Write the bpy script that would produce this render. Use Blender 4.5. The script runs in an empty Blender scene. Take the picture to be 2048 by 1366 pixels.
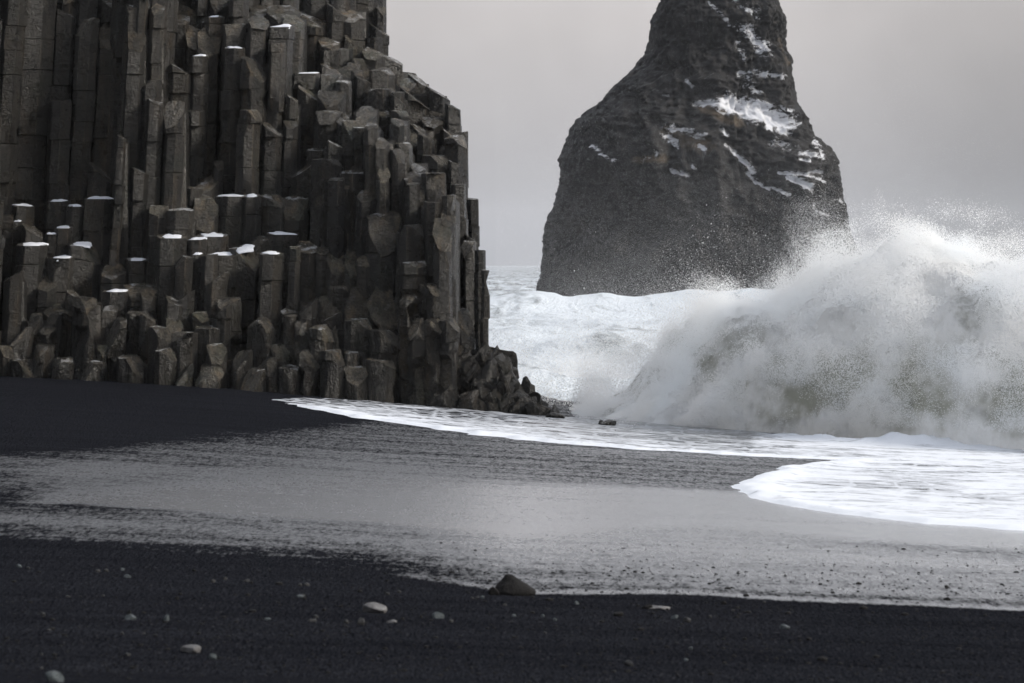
import bpy, math, random
import numpy as np
from mathutils import Vector

random.seed(7)
RNG = np.random.default_rng(11)
S = bpy.context.scene
COL = S.collection

# ------------------------------------------------------------------ camera
F = 2048 * 100.0 / 36.0          # focal length in photo pixels (100 mm lens)
HV = 528.0                       # photo row of the horizon
CZ = 5.3                         # eye height above sea level (sea level is z = 0)
cam_d = bpy.data.cameras.new('camera')
cam_d.lens = 100.0
cam_d.sensor_width = 36.0
cam_d.shift_y = -(683.0 - HV) / 2048.0
cam_d.clip_start = 0.5
cam_d.clip_end = 20000.0
cam_d.dof.use_dof = True
cam_d.dof.focus_distance = 88.0
cam_d.dof.aperture_fstop = 2.8
cam = bpy.data.objects.new('camera', cam_d)
cam.location = (0, 0, CZ)
cam.rotation_euler = (math.radians(90), 0, 0)
COL.objects.link(cam)
S.camera = cam

# ------------------------------------------------------------------ world, sun, exposure
SUN_EL, SUN_AZ = math.radians(33), math.radians(97)     # azimuth clockwise from +Y (view direction)
W = bpy.data.worlds.new('World')
S.world = W
W.use_nodes = True
nt = W.node_tree
nt.nodes.clear()
N = nt.nodes.new
out = N('ShaderNodeOutputWorld')
bg = N('ShaderNodeBackground')
bg.inputs['Strength'].default_value = 0.1
sky = N('ShaderNodeTexSky')
sky.sky_type = 'NISHITA'
sky.sun_disc = False
sky.sun_elevation = SUN_EL
sky.sun_rotation = SUN_AZ
sky.air_density = 1.0
sky.dust_density = 4.0
tc = N('ShaderNodeTexCoord')
sep = N('ShaderNodeSeparateXYZ')
nt.links.new(tc.outputs['Generated'], sep.inputs[0])
ramp = N('ShaderNodeValToRGB')
cr = ramp.color_ramp
cr.elements[0].position = 0.0
cr.elements[0].color = (0.1788, 0.1809, 0.1984, 1)
cr.elements[1].position = 1.0
cr.elements[1].color = (0.5058, 0.5363, 0.5973, 1)
e = cr.elements.new(0.085); e.color = (0.2747, 0.2572, 0.2551, 1)
e = cr.elements.new(0.35); e.color = (0.3052, 0.3117, 0.3314, 1)
nt.links.new(sep.outputs['Z'], ramp.inputs[0])
cl = N('ShaderNodeTexNoise')
cl.inputs['Scale'].default_value = 7.0
cl.inputs['Detail'].default_value = 4.0
cl.inputs['Roughness'].default_value = 0.55
nt.links.new(tc.outputs['Generated'], cl.inputs['Vector'])
mr = N('ShaderNodeMapRange')
mr.inputs['From Min'].default_value = 0.3
mr.inputs['From Max'].default_value = 0.7
mr.inputs['To Min'].default_value = 8.3
mr.inputs['To Max'].default_value = 11.6
nt.links.new(cl.outputs['Fac'], mr.inputs['Value'])
vm = N('ShaderNodeVectorMath')
vm.operation = 'SCALE'
nt.links.new(ramp.outputs['Color'], vm.inputs[0])
nt.links.new(mr.outputs['Result'], vm.inputs['Scale'])
bank = N('ShaderNodeVectorMath'); bank.operation = 'DISTANCE'
nt.links.new(tc.outputs['Generated'], bank.inputs[0])
bank.inputs[1].default_value = (0.20, 0.98, -0.01)
bm_ = N('ShaderNodeMapRange'); bm_.interpolation_type = 'SMOOTHSTEP'
for a_, b_ in (('From Min', 0.03), ('From Max', 0.17), ('To Min', 0.50), ('To Max', 1.0)): bm_.inputs[a_].default_value = b_
nt.links.new(bank.outputs['Value'], bm_.inputs['Value'])
vm2 = N('ShaderNodeVectorMath'); vm2.operation = 'SCALE'
nt.links.new(vm.outputs['Vector'], vm2.inputs[0]); nt.links.new(bm_.outputs['Result'], vm2.inputs['Scale'])
mix = N('ShaderNodeMix')
mix.data_type = 'RGBA'
mix.inputs['Factor'].default_value = 0.93
nt.links.new(sky.outputs['Color'], mix.inputs['A'])
nt.links.new(vm2.outputs['Vector'], mix.inputs['B'])
nt.links.new(mix.outputs['Result'], bg.inputs['Color'])
nt.links.new(bg.outputs['Background'], out.inputs['Surface'])

sun_d = bpy.data.lights.new('sun', 'SUN')
sun_d.energy = 1.5
sun_d.angle = math.radians(16)
sun_d.color = (1.0, 0.93, 0.83)
sun = bpy.data.objects.new('sun', sun_d)
sd = Vector((math.sin(SUN_AZ) * math.cos(SUN_EL), math.cos(SUN_AZ) * math.cos(SUN_EL), math.sin(SUN_EL)))
sun.rotation_euler = (-sd).to_track_quat('-Z', 'Y').to_euler()
sun.location = (60, 20, 60)
COL.objects.link(sun)

S.view_settings.view_transform = 'Standard'
S.view_settings.look = 'None'
S.view_settings.gamma = 1.0
S.view_settings.exposure = 1.15
S.view_settings.use_curve_mapping = False
S.cycles.use_denoising = True
S.cycles.use_adaptive_sampling = True
S.cycles.adaptive_threshold = 0.025
S.cycles.max_bounces = 18
S.cycles.diffuse_bounces = 16
S.cycles.glossy_bounces = 3
S.cycles.transmission_bounces = 16
S.cycles.transparent_max_bounces = 8
S.cycles.volume_bounces = 1


# ------------------------------------------------------------------ helpers
def X(u, y): return (u - 1024.0) * y / F
def Z(v, y): return CZ - (v - HV) * y / F
def sstep(a, b, x):
    t = np.clip((np.asarray(x, float) - a) / (b - a), 0, 1)
    return t * t * (3 - 2 * t)

def _h(ix, iy, iz, seed):
    h = (ix.astype(np.uint32) * np.uint32(374761393) + iy.astype(np.uint32) * np.uint32(668265263)
         + iz.astype(np.uint32) * np.uint32(2147483647) + np.uint32((seed * 974711 + 12345) & 0xffffffff))
    h = (h ^ (h >> np.uint32(13))) * np.uint32(1274126177)
    h = (h ^ (h >> np.uint32(16))) * np.uint32(2246822519)
    h = h ^ (h >> np.uint32(15))
    return h.astype(np.float32) / np.float32(4294967295.0)

def vnoise(p, seed=0):
    """value noise in [0,1] at points p (n,3)"""
    p = np.asarray(p, np.float32)
    i = np.floor(p).astype(np.int64)
    f = p - i
    f = f * f * f * (f * (f * 6 - 15) + 10)
    i = i + 100000
    r = 0
    for dx in (0, 1):
        wx = f[:, 0] if dx else 1 - f[:, 0]
        for dy in (0, 1):
            wy = f[:, 1] if dy else 1 - f[:, 1]
            for dz in (0, 1):
                wz = f[:, 2] if dz else 1 - f[:, 2]
                r = r + wx * wy * wz * _h(i[:, 0] + dx, i[:, 1] + dy, i[:, 2] + dz, seed)
    return r

def fbm(p, octv=4, seed=0, gain=0.5, mode='fbm'):
    p = np.asarray(p, np.float32)
    a, s, tot = 1.0, 0, 0
    q = p.copy()
    for k in range(octv):
        n = vnoise(q, seed + k * 17)
        if mode == 'ridge':
            n = 1 - np.abs(2 * n - 1)
        elif mode == 'billow':
            n = np.abs(2 * n - 1)
        s = s + a * n
        tot += a
        a *= gain
        q = q * np.float32(2.03) + np.float32(3.7)
    return s / tot

def mesh_from(name, verts, faces, mat, smooth=None):
    me = bpy.data.meshes.new(name)
    if isinstance(faces, np.ndarray):
        v = np.asarray(verts, np.float32)
        me.vertices.add(len(v)); me.vertices.foreach_set('co', v.ravel())
        k = faces.shape[1]
        me.loops.add(faces.size); me.loops.foreach_set('vertex_index', faces.ravel().astype(np.int32))
        me.polygons.add(len(faces))
        me.polygons.foreach_set('loop_start', np.arange(0, faces.size, k, dtype=np.int32))
        me.polygons.foreach_set('loop_total', np.full(len(faces), k, np.int32))
        me.update(calc_edges=True)
    else:
        me.from_pydata([tuple(map(float, v)) for v in verts], [], faces)
        me.update()
    if mat: me.materials.append(mat)
    if smooth is not None:
        me.shade_smooth()
        if smooth > 0: me.set_sharp_from_angle(angle=math.radians(smooth))
    return me

def link(name, me, parent=None, loc=None):
    o = bpy.data.objects.new(name, me)
    COL.objects.link(o)
    if loc is not None: o.location = loc
    if parent is not None: o.parent = parent
    return o

def tag(o, label=None, cat=None, group=None, kind=None):
    if label: o['label'] = label
    if cat: o['category'] = cat
    if group: o['group'] = group
    if kind: o['kind'] = kind
    return o

def grid_faces(ny, nx, keep=None):
    i = np.arange(ny * nx).reshape(ny, nx)
    q = np.stack([i[:-1, :-1], i[:-1, 1:], i[1:, 1:], i[1:, :-1]], -1).reshape(-1, 4)
    if keep is not None: q = q[keep.reshape(-1)]
    return q

def attr(me, name, vals):
    a = me.attributes.new(name, 'FLOAT', 'POINT')
    a.data.foreach_set('value', np.asarray(vals, np.float32).ravel())

def compact(verts, faces, *attrs):
    used = np.unique(faces)
    m = np.full(len(verts), -1, np.int64); m[used] = np.arange(len(used))
    return (verts[used], m[faces]) + tuple(a[used] for a in attrs)

# ------------------------------------------------------------------ materials
class Mat:
    def __init__(self, name):
        self.m = bpy.data.materials.new(name); self.m.use_nodes = True
        self.t = self.m.node_tree; self.t.nodes.clear()
        self.o = self.n('ShaderNodeOutputMaterial')
    def n(self, typ, **kw):
        nd = self.t.nodes.new(typ)
        for k, v in kw.items(): setattr(nd, k, v)
        return nd
    def l(self, a, b): self.t.links.new(a, b)
    def coord(self, kind='Object', scale=(1, 1, 1)):
        c = self.n('ShaderNodeTexCoord'); mp = self.n('ShaderNodeMapping')
        mp.inputs['Scale'].default_value = scale
        self.l(c.outputs[kind], mp.inputs['Vector'])
        return mp.outputs['Vector']
    def geo(self, scale=(1, 1, 1)):
        c = self.n('ShaderNodeNewGeometry'); mp = self.n('ShaderNodeMapping')
        mp.inputs['Scale'].default_value = scale
        self.l(c.outputs['Position'], mp.inputs['Vector'])
        return mp.outputs['Vector']
    def noise(self, vec, scale, detail=4, rough=0.55, dist=0.0):
        nd = self.n('ShaderNodeTexNoise')
        nd.inputs['Scale'].default_value = scale; nd.inputs['Detail'].default_value = detail
        nd.inputs['Roughness'].default_value = rough; nd.inputs['Distortion'].default_value = dist
        self.l(vec, nd.inputs['Vector'])
        return nd.outputs['Fac']
    def rng(self, val, a, b, c=0.0, d=1.0, smooth=False):
        nd = self.n('ShaderNodeMapRange')
        if smooth: nd.interpolation_type = 'SMOOTHSTEP'
        for k, v in (('From Min', a), ('From Max', b), ('To Min', c), ('To Max', d)): nd.inputs[k].default_value = v
        self.l(val, nd.inputs['Value'])
        return nd.outputs['Result']
    def math(self, op, a, b=None, clamp=False):
        nd = self.n('ShaderNodeMath', operation=op); nd.use_clamp = clamp
        for k, v in enumerate((a, b)):
            if v is None: continue
            if isinstance(v, (int, float)): nd.inputs[k].default_value = v
            else: self.l(v, nd.inputs[k])
        return nd.outputs[0]
    def mixc(self, fac, a, b, blend='MIX'):
        nd = self.n('ShaderNodeMix', data_type='RGBA', blend_type=blend)
        for k, v in (('Factor', fac), ('A', a), ('B', b)):
            if isinstance(v, tuple): nd.inputs[k].default_value = (*v, 1)
            elif isinstance(v, (int, float)): nd.inputs[k].default_value = v
            else: self.l(v, nd.inputs[k])
        return nd.outputs['Result']
    def attr(self, name):
        nd = self.n('ShaderNodeAttribute'); nd.attribute_name = name
        return nd.outputs['Fac']
    def bump(self, h, strength, dist, normal=None):
        nd = self.n('ShaderNodeBump'); nd.inputs['Distance'].default_value = dist
        if isinstance(strength, (int, float)): nd.inputs['Strength'].default_value = strength
        else: self.l(strength, nd.inputs['Strength'])
        self.l(h, nd.inputs['Height'])
        if normal is not None: self.l(normal, nd.inputs['Normal'])
        return nd.outputs['Normal']
    def bsdf(self, color, rough, normal=None, spec=0.5, **kw):
        b = self.n('ShaderNodeBsdfPrincipled')
        for k, v in (('Base Color', color), ('Roughness', rough), ('Specular IOR Level', spec)):
            if isinstance(v, tuple): b.inputs[k].default_value = (*v, 1)
            elif isinstance(v, (int, float)): b.inputs[k].default_value = v
            else: self.l(v, b.inputs[k])
        for k, v in kw.items():
            b.inputs[k.replace('_', ' ')].default_value = v
        if normal is not None: self.l(normal, b.inputs['Normal'])
        self.l(b.outputs[0], self.o.inputs['Surface'])
        return b

def basalt(name, wet, rugged=False, fresh=False):
    M = Mat(name)
    p = M.geo()
    oi = M.n('ShaderNodeObjectInfo').outputs['Random']
    n1 = M.noise(p, 1.1, 5, 0.6)
    n2 = M.noise(M.geo((5, 5, 0.55)), 1.0, 5, 0.6, 0.4)       # vertical staining
    n3 = M.noise(p, 14, 6, 0.65)
    n4 = M.noise(M.geo((2.2, 2.2, 0.5)), 1.0, 3, 0.5)
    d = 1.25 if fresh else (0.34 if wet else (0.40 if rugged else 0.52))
    c = M.mixc(M.rng(n1, 0.36, 0.64), (0.034 * d, 0.030 * d, 0.024 * d), (0.105 * d, 0.092 * d, 0.070 * d))
    c = M.mixc(M.rng(n2, 0.46, 0.64, 0, 0.65), c, (0.130 * d, 0.104 * d, 0.068 * d))
    c = M.mixc(M.rng(n4, 0.56, 0.70, 0, 0.6), c, (0.19 * d, 0.130 * d, 0.066 * d))   # ochre weathering
    c = M.mixc(M.rng(M.noise(p, 0.9, 3), 0.52, 0.68, 0, 0.5), c, (0.046 * d, 0.056 * d, 0.036 * d))   # algae
    c = M.mixc(M.rng(n3, 0.36, 0.60, 0.65, 0.0), c, (0.012, 0.0115, 0.010))
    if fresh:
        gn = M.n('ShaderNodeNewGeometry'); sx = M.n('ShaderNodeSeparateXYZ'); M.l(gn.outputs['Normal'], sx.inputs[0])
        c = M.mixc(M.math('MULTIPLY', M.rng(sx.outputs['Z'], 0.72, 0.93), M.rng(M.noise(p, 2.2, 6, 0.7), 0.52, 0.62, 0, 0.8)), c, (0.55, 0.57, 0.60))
    hs = M.n('ShaderNodeHueSaturation')
    hs.inputs['Saturation'].default_value = 0.8; M.l(M.rng(oi, 0, 1, 0.6, 1.3), hs.inputs['Value']); M.l(c, hs.inputs['Color'])
    h = M.math('ADD', M.math('MULTIPLY', M.noise(p, 7, 8, 0.7), 1.0), M.math('MULTIPLY', M.noise(p, 38, 4, 0.7), 0.35))
    nb = M.bump(h, 1.0, 0.20)
    if rugged:
        h2 = M.math('ADD', M.noise(M.geo((4.2, 4.2, 1.3)), 1.0, 7, 0.66, 0.6), M.math('MULTIPLY', n3, 0.25))
        nb = M.bump(h2, 1.0, 0.45)
    r = M.rng(M.noise(p, 2.3, 4), 0.3, 0.7, 0.16 if wet or fresh else 0.22, 0.34 if wet or fresh else 0.42)
    M.bsdf(hs.outputs['Color'], r, nb, 0.5)
    return M.m

MB_DRY, MB_WET, MB_ROUGH, MB_FRESH_GLINT = basalt('basalt', False), basalt('wet_basalt', True), basalt('worn_basalt', False, True), basalt('broken_glint_basalt', False, False, True)

M = Mat('snow')
p = M.geo()
M.bsdf((0.64, 0.66, 0.70), 0.6, M.bump(M.noise(p, 9, 4), 0.5, 0.05), 0.3)
MSNOW = M.m

# black volcanic sand: dry grains, and a film of water where the swash has run
M = Mat('black_sand')
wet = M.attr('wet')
p = M.geo()
speck = M.math('ADD', M.math('MULTIPLY', M.noise(M.geo((1, 0.24, 1)), 20, 3, 0.65), 0.6), M.math('MULTIPLY', M.noise(M.geo((1, 0.2, 1)), 8.5, 3, 0.6), 0.4))
speck = M.rng(speck, 0.36, 0.64)
streak = M.noise(M.geo((0.07, 0.85, 1)), 1.0, 7, 0.68)
mid = M.noise(p, 3.5, 4, 0.6)
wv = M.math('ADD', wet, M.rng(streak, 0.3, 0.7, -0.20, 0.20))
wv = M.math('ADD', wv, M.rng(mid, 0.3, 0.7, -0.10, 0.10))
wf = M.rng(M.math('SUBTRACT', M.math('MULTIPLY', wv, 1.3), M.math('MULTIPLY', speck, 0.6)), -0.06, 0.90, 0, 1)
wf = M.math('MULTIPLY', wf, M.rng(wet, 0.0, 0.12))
fine = M.noise(M.geo((1, 0.22, 1)), 48, 3, 0.7)
dryc = M.mixc(M.rng(fine, 0.34, 0.68), (0.0018, 0.002, 0.0027), (0.029, 0.031, 0.038))
dryc = M.mixc(M.rng(M.noise(M.geo((0.16, 1.6, 1)), 1.0, 6, 0.65), 0.38, 0.62, 0.0, 0.45), dryc, (0.004, 0.0043, 0.006))
dryc = M.mixc(M.rng(M.noise(M.geo((1, 0.3, 1)), 22, 2), 0.66, 0.72, 0, 0.6), dryc, (0.06, 0.058, 0.062))
c = M.mixc(wf, dryc, M.mixc(M.rng(wet, 0.6, 1.0), (0.014, 0.014, 0.016), (0.11, 0.11, 0.116)))  # wettest sand paler: thin foam, plus sky sheen put into the base colour
r = M.rng(wf, 0, 0.8, 0.80, 0.26)
hgt = M.math('ADD', M.math('MULTIPLY', speck, 0.5), M.math('MULTIPLY', M.noise(p, 17, 4, 0.7), 0.6))
hgt = M.math('ADD', hgt, M.math('MULTIPLY', M.noise(p, 2.5, 4, 0.6), 1.6))
nb = M.bump(hgt, M.rng(wf, 0, 1, 0.9, 0.20), 0.06)
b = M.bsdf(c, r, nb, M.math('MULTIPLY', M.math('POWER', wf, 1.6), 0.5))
M.l(M.math('POWER', wf, 1.3), b.inputs['Coat Weight'])
b.inputs['Coat Roughness'].default_value = 0.22
b.inputs['Coat IOR'].default_value = 2.2
b.inputs['IOR'].default_value = 4.0
M.l(nb, b.inputs['Coat Normal'])
MSAND = M.m

M = Mat('sea_foam')
foam = M.attr('foam')
p = M.geo()
n = M.noise(M.geo((0.5, 0.22, 1.0)), 0.9, 9, 0.66, 0.8)
n2 = M.noise(p, 3.0, 5, 0.7)
f = M.rng(M.math('ADD', M.math('SUBTRACT', foam, M.rng(n, 0.28, 0.72)), M.math('MULTIPLY', n2, 0.25)), -0.15, 0.45)
c = M.mixc(f, (0.13, 0.15, 0.16), (0.68, 0.73, 0.78))
h = M.math('ADD', M.math('MULTIPLY', n, 1.0), M.math('MULTIPLY', n2, 0.4))
M.bsdf(c, M.rng(f, 0, 1, 0.18, 0.8), M.bump(h, 1.0, 0.6), 0.4)
MSEA = M.m

M = Mat('swash_foam')
foam = M.attr('foam')
n = M.noise(M.geo((0.34, 0.62, 1.0)), 1.0, 8, 0.66, 1.2)
n2 = M.noise(M.geo((2.2, 2.6, 1.0)), 1.0, 6, 0.7, 0.8)
nn = M.math('ADD', M.math('MULTIPLY', M.rng(n, 0.3, 0.7), 0.62), M.math('MULTIPLY', M.rng(n2, 0.3, 0.7), 0.38))
f = M.rng(M.math('SUBTRACT', foam, nn), -0.10, 0.22)
vo = M.n('ShaderNodeTexVoronoi'); vo.feature = 'DISTANCE_TO_EDGE'; vo.inputs['Scale'].default_value = 1.0
wv_ = M.n('ShaderNodeVectorMath'); wv_.operation = 'ADD'
nz_ = M.n('ShaderNodeTexNoise'); nz_.inputs['Scale'].default_value = 1.4; nz_.inputs['Detail'].default_value = 4
M.l(M.geo((1.5, 0.9, 1.0)), wv_.inputs[0]); M.l(nz_.outputs['Color'], wv_.inputs[1]); M.l(wv_.outputs[0], vo.inputs['Vector'])
lace = M.math('MULTIPLY', M.rng(vo.outputs['Distance'], 0.03, 0.13, 1, 0), M.rng(foam, 0.34, 0.52, 0.15, 0.8))
f = M.math('MAXIMUM', f, lace)
c = M.mixc(f, (0.055, 0.06, 0.07), (0.68, 0.71, 0.76))
M.bsdf(c, M.rng(f, 0, 1, 0.16, 0.8), M.bump(n2, 0.5, 0.03), 0.5)
MSWASH = M.m

M = Mat('spray')
p = M.geo()
c = M.mixc(M.rng(M.noise(p, 0.5, 3), 0.4, 0.65), (0.980, 0.993, 1.0), (0.999, 0.995, 0.984))
b = M.n('ShaderNodeBsdfDiffuse'); M.l(c, b.inputs['Color'])
tr = M.n('ShaderNodeBsdfTranslucent'); M.l(c, tr.inputs['Color'])
mx = M.n('ShaderNodeMixShader'); mx.inputs[0].default_value = 0.62
M.l(b.outputs[0], mx.inputs[1]); M.l(tr.outputs[0], mx.inputs[2]); M.l(mx.outputs[0], M.o.inputs['Surface'])
MSPRAY = M.m

M = Mat('wave_water')
p = M.geo()
n = M.noise(p, 0.55, 6, 0.65, 0.5)
n2 = M.noise(p, 3.0, 6, 0.7)
f = M.rng(M.math('ADD', n, M.math('MULTIPLY', n2, 0.35)), 0.36, 0.60)
c = M.mixc(f, (0.34, 0.345, 0.31), (0.94, 0.95, 0.96))
c = M.mixc(M.rng(M.math('ADD', M.attr('hollow'), M.math('MULTIPLY', n2, 0.6)), 0.30, 1.2, 0, 0.9), c, (0.36, 0.365, 0.31))
b = M.bsdf(c, 0.7, M.bump(n2, 1.0, 0.25), 0.3)
tr = M.n('ShaderNodeBsdfTranslucent'); M.l(c, tr.inputs['Color'])
mx = M.n('ShaderNodeMixShader'); mx.inputs[0].default_value = 0.5
M.l(b.outputs[0], mx.inputs[1]); M.l(tr.outputs[0], mx.inputs[2]); M.l(mx.outputs[0], M.o.inputs['Surface'])
MWAVE = M.m

M = Mat('stack_rock')
p = M.geo()
snow = M.attr('snow'); moss = M.attr('moss')
n1 = M.noise(p, 0.25, 6, 0.62)
c = M.mixc(M.rng(n1, 0.3, 0.7), (0.005, 0.005, 0.006), (0.0155, 0.015, 0.0155))
c = M.mixc(M.rng(M.noise(p, 0.5, 5), 0.52, 0.7, 0, 0.25), c, (0.034, 0.029, 0.024))
c = M.mixc(M.rng(M.math('ADD', moss, M.noise(p, 0.9, 5, 0.65)), 0.85, 1.15, 0, 0.6), c, (0.085, 0.064, 0.042))
sn = M.rng(M.math('SUBTRACT', snow, M.rng(M.noise(M.geo((1, 1, 1.7)), 0.9, 10, 0.8), 0.33, 0.66)), -0.02, 0.16)
c = M.mixc(sn, c, (0.56, 0.57, 0.60))
h = M.math('ADD', M.noise(p, 0.22, 6, 0.52), M.math('MULTIPLY', sn, 0.06))
M.bsdf(c, 0.8, M.bump(h, 0.8, 1.1), 0.3)
MSTACK = M.m

def stone_mat(name, c0, c1, rough):
    M = Mat(name)
    p = M.coord('Object')
    c = M.mixc(M.rng(M.noise(p, 12, 5, 0.65), 0.3, 0.7), c0, c1)
    M.bsdf(c, rough, M.bump(M.noise(p, 14, 6, 0.7), 0.8, 0.05), 0.2)
    return M.m
MST = {'d': stone_mat('dark_stone', (0.003, 0.003, 0.003), (0.012, 0.011, 0.0105), 0.75),
       'g': stone_mat('grey_stone', (0.014, 0.014, 0.015), (0.045, 0.045, 0.045), 0.5),
       'b': stone_mat('blue_grey_stone', (0.03, 0.037, 0.04), (0.09, 0.105, 0.11), 0.4),
       'p': stone_mat('pale_stone', (0.07, 0.068, 0.068), (0.19, 0.186, 0.186), 0.5)}

# ------------------------------------------------------------------ beach
_fx = np.array([-40, -16.2, -11.5, -6.7, -1.96, 0.9, 4.4, 14, 40.])
_fz = np.array([-2.3, -3.59, -3.80, -4.14, -4.62, -4.81, -5.06, -5.47, -6.2]) + CZ
def beach(x, y):
    x = np.asarray(x, float); y = np.asarray(y, float)
    far = sum(np.interp(x + d, _fx, _fz) for d in (-2.4, -1.2, 0, 1.2, 2.4)) / 5
    near = CZ - 3.98 - 0.03 * x
    z = near + (far - near) * (np.maximum(y, 27) - 27) / 63.0
    z = z + (CZ - 1.65 - near) * np.clip((27 - y) / 17.0, 0, 1)          # the berm the photographer stands on
    z = z + 0.012 * np.sin(y * 0.5 + x * 0.1) + 0.03 * np.sin(y * 0.16 + 1.3 + x * 0.05) + 0.01 * np.sin(x * 0.5 + y * 0.1)
    return z
_ys = np.concatenate([np.linspace(22, 45, 900), np.linspace(45.05, 135, 900)])
def ground(u, v):
    """point of the beach that photo position (u, v) looks at"""
    vv = HV - (beach(X(u, _ys), _ys) - CZ) * F / _ys
    k = np.argmax(vv < v) if (vv < v).any() else len(vv) - 1
    y = _ys[k]
    return X(u, y), y

PROF = {0: [(905, 0), (918, .38), (945, .34), (975, .30), (988, .10), (1005, .08), (1015, .32), (1040, .42), (1065, .2), (1085, 0)],
        150: [(895, 0), (912, .30), (950, .75), (968, .48), (985, .65), (1003, .95), (1009, .22), (1040, .42), (1068, .25), (1095, 0)],
        400: [(862, 0), (885, .30), (930, .42), (955, .62), (985, .9), (1019, .95), (1025, .45), (1055, .42), (1090, .22), (1115, 0)],
        750: [(838, 0), (852, .35), (905, .44), (945, .66), (985, .98), (1042, 1), (1050, .55), (1080, .5), (1115, .25), (1145, 0)],
        1024: [(860, .3), (872, .42), (920, .42), (958, .48), (978, .85), (1062, 1), (1075, .85), (1120, .7), (1160, .4), (1188, 0)],
        1400: [(880, .4), (893, .45), (930, .45), (976, .5), (984, .95), (1045, 1), (1060, .75), (1090, .85), (1180, .65), (1194, 0)],
        2048: [(890, .4), (900, .45), (950, .5), (1000, .6), (1040, .95), (1095, .98), (1108, .6), (1130, .82), (1200, .55), (1224, 0)]}
for _k in PROF:      # the last wave's thin waterline along the near edge, right half
    I_, J_ = PROF[_k][-2], PROF[_k][-1]
    on = float(np.interp(_k, [900, 1024, 2048], [0, 1, 1]))
    vA, vB = J_[0] - 15, J_[0] - 5
    f_ = lambda v_: I_[1] + (J_[1] - I_[1]) * (v_ - I_[0]) / (J_[0] - I_[0])
    PROF[_k][-1:] = [(vA, f_(vA) * (1 - on) + 0.30 * on), (vB, f_(vB) * (1 - on) + 0.8 * on), J_]
    if PROF[_k][-4][0] > vA - 6: PROF[_k][-4] = (vA - 14, PROF[_k][-4][1])
def wetness(u, v):
    ku = np.array(sorted(PROF), float)
    pv = np.array([[a for a, _ in PROF[int(k)]] for k in ku], float)
    pw = np.array([[b for _, b in PROF[int(k)]] for k in ku], float)
    res = np.zeros_like(u)
    uu = np.clip(u, 0, 2048)
    V = np.stack([np.interp(uu, ku, pv[:, j]) for j in range(12)], 1)
    Wt = np.stack([np.interp(uu, ku, pw[:, j]) for j in range(12)], 1)
    for j in range(11):
        m = (v >= V[:, j]) & (v < V[:, j + 1])
        t = (v - V[:, j]) / (V[:, j + 1] - V[:, j])
        res = np.where(m, Wt[:, j] + (Wt[:, j + 1] - Wt[:, j]) * t, res)
    return np.where(v < V[:, 0], Wt[:, 0], res)

ny, nx = 520, 300
sy = np.linspace(0, 1, ny)
ya = np.interp(sy, [0, .08, .55, 1], [-10, 25, 52, 140])
ta = np.linspace(-1, 1, nx)
ta = np.sign(ta) * np.abs(ta) ** 1.25
Yb, Tb = np.meshgrid(ya, ta, indexing='ij')
Xb = Tb * (10 + np.maximum(Yb, 0) * 0.42)
Zb = beach(Xb, Yb)
xf, yf, zf = Xb.ravel(), Yb.ravel(), Zb.ravel()
ys_ = np.maximum(yf, 4.0)
uu = 1024 + xf * F / ys_
vv = HV - (zf - CZ) * F / ys_
wn = fbm(np.stack([xf * 0.5, yf * 0.16, 0 * xf], 1), 4, 5) - 0.5
wa = wetness(uu, vv + wn * 10)
wa = np.where(yf < 24, 0, wa)
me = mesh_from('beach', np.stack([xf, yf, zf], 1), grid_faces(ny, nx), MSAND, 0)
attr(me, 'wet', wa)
beach_o = tag(link('beach', me), 'black sand beach, dry in front and wet and shining toward the sea', kind='structure')
del beach_o['label']

# ------------------------------------------------------------------ sea
ny, nx = 520, 360
yy = 72 * (9000 / 72.0) ** (np.linspace(0, 1, ny) ** 1.15)
tt = np.linspace(-1, 1, nx)
Ys, Ts = np.meshgrid(yy, tt, indexing='ij')
Xs = Ts * (22 + Ys * 0.42)
xf, yf = Xs.ravel(), Ys.ravel()
P3 = np.stack([xf, yf, 0 * xf], 1)
near = 1 - sstep(130, 420, yf)
warp = (fbm(P3 * [0.05, 0.03, 1], 3, 3) - 0.5)
z = np.zeros_like(xf)
z += 0.55 * (1 - np.abs(np.sin((yf * 0.045 + warp * 7 + xf * 0.006)))) ** 1.5 * sstep(100, 150, yf) * (1 - sstep(500, 2500, yf))
z += (fbm(P3 * [0.35, 0.22, 1], 5, 8, 0.55, 'ridge') - 0.5) * 0.75 * near
z += (fbm(P3 * [0.10, 0.06, 1], 4, 9) - 0.5) * 1.2 * sstep(85, 110, yf) * (1 - sstep(900, 3000, yf))
# the long white crest that hides the foot of the sea stack
cy = 290 + 5 * np.sin(xf * 0.09) + warp * 10
z += 1.75 * np.exp(-((yf - cy) / 8.0) ** 2) * sstep(-14, 4, xf) * (0.85 + 0.5 * (fbm(P3 * [0.16, 0, 0], 3, 21)))
z += 0.5 * np.exp(-((yf - cy) / 7.0) ** 2)
# grey swell between the crest and the cliff
z += 1.35 * np.exp(-((xf - 5.0) / 3.4) ** 2 - ((yf - 150) / 3.5) ** 2) * (0.6 + 0.8 * fbm(P3 * [0.5, 0.3, 0], 3, 25))
z += 0.9 * np.exp(-((xf + 0.5) / 3.0) ** 2 - ((yf - 118) / 4) ** 2)
fo = 0.95 - 0.42 * sstep(296, 340, yf) - 0.1 * sstep(400, 1500, yf)
fo -= 0.55 * np.exp(-((xf - 5.0) / 2.2) ** 2 - ((yf - 147.5) / 2.2) ** 2)
fo -= 0.25 * (fbm(P3 * [0.12, 0.05, 1], 4, 31) > 0.60)
me = mesh_from('sea', np.stack([xf, yf, z - 0.12 - 0.25 * (1 - sstep(80, 93, yf))], 1), grid_faces(ny, nx), MSEA, 0)
attr(me, 'foam', fo)
tag(link('sea', me), kind='structure')

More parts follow.
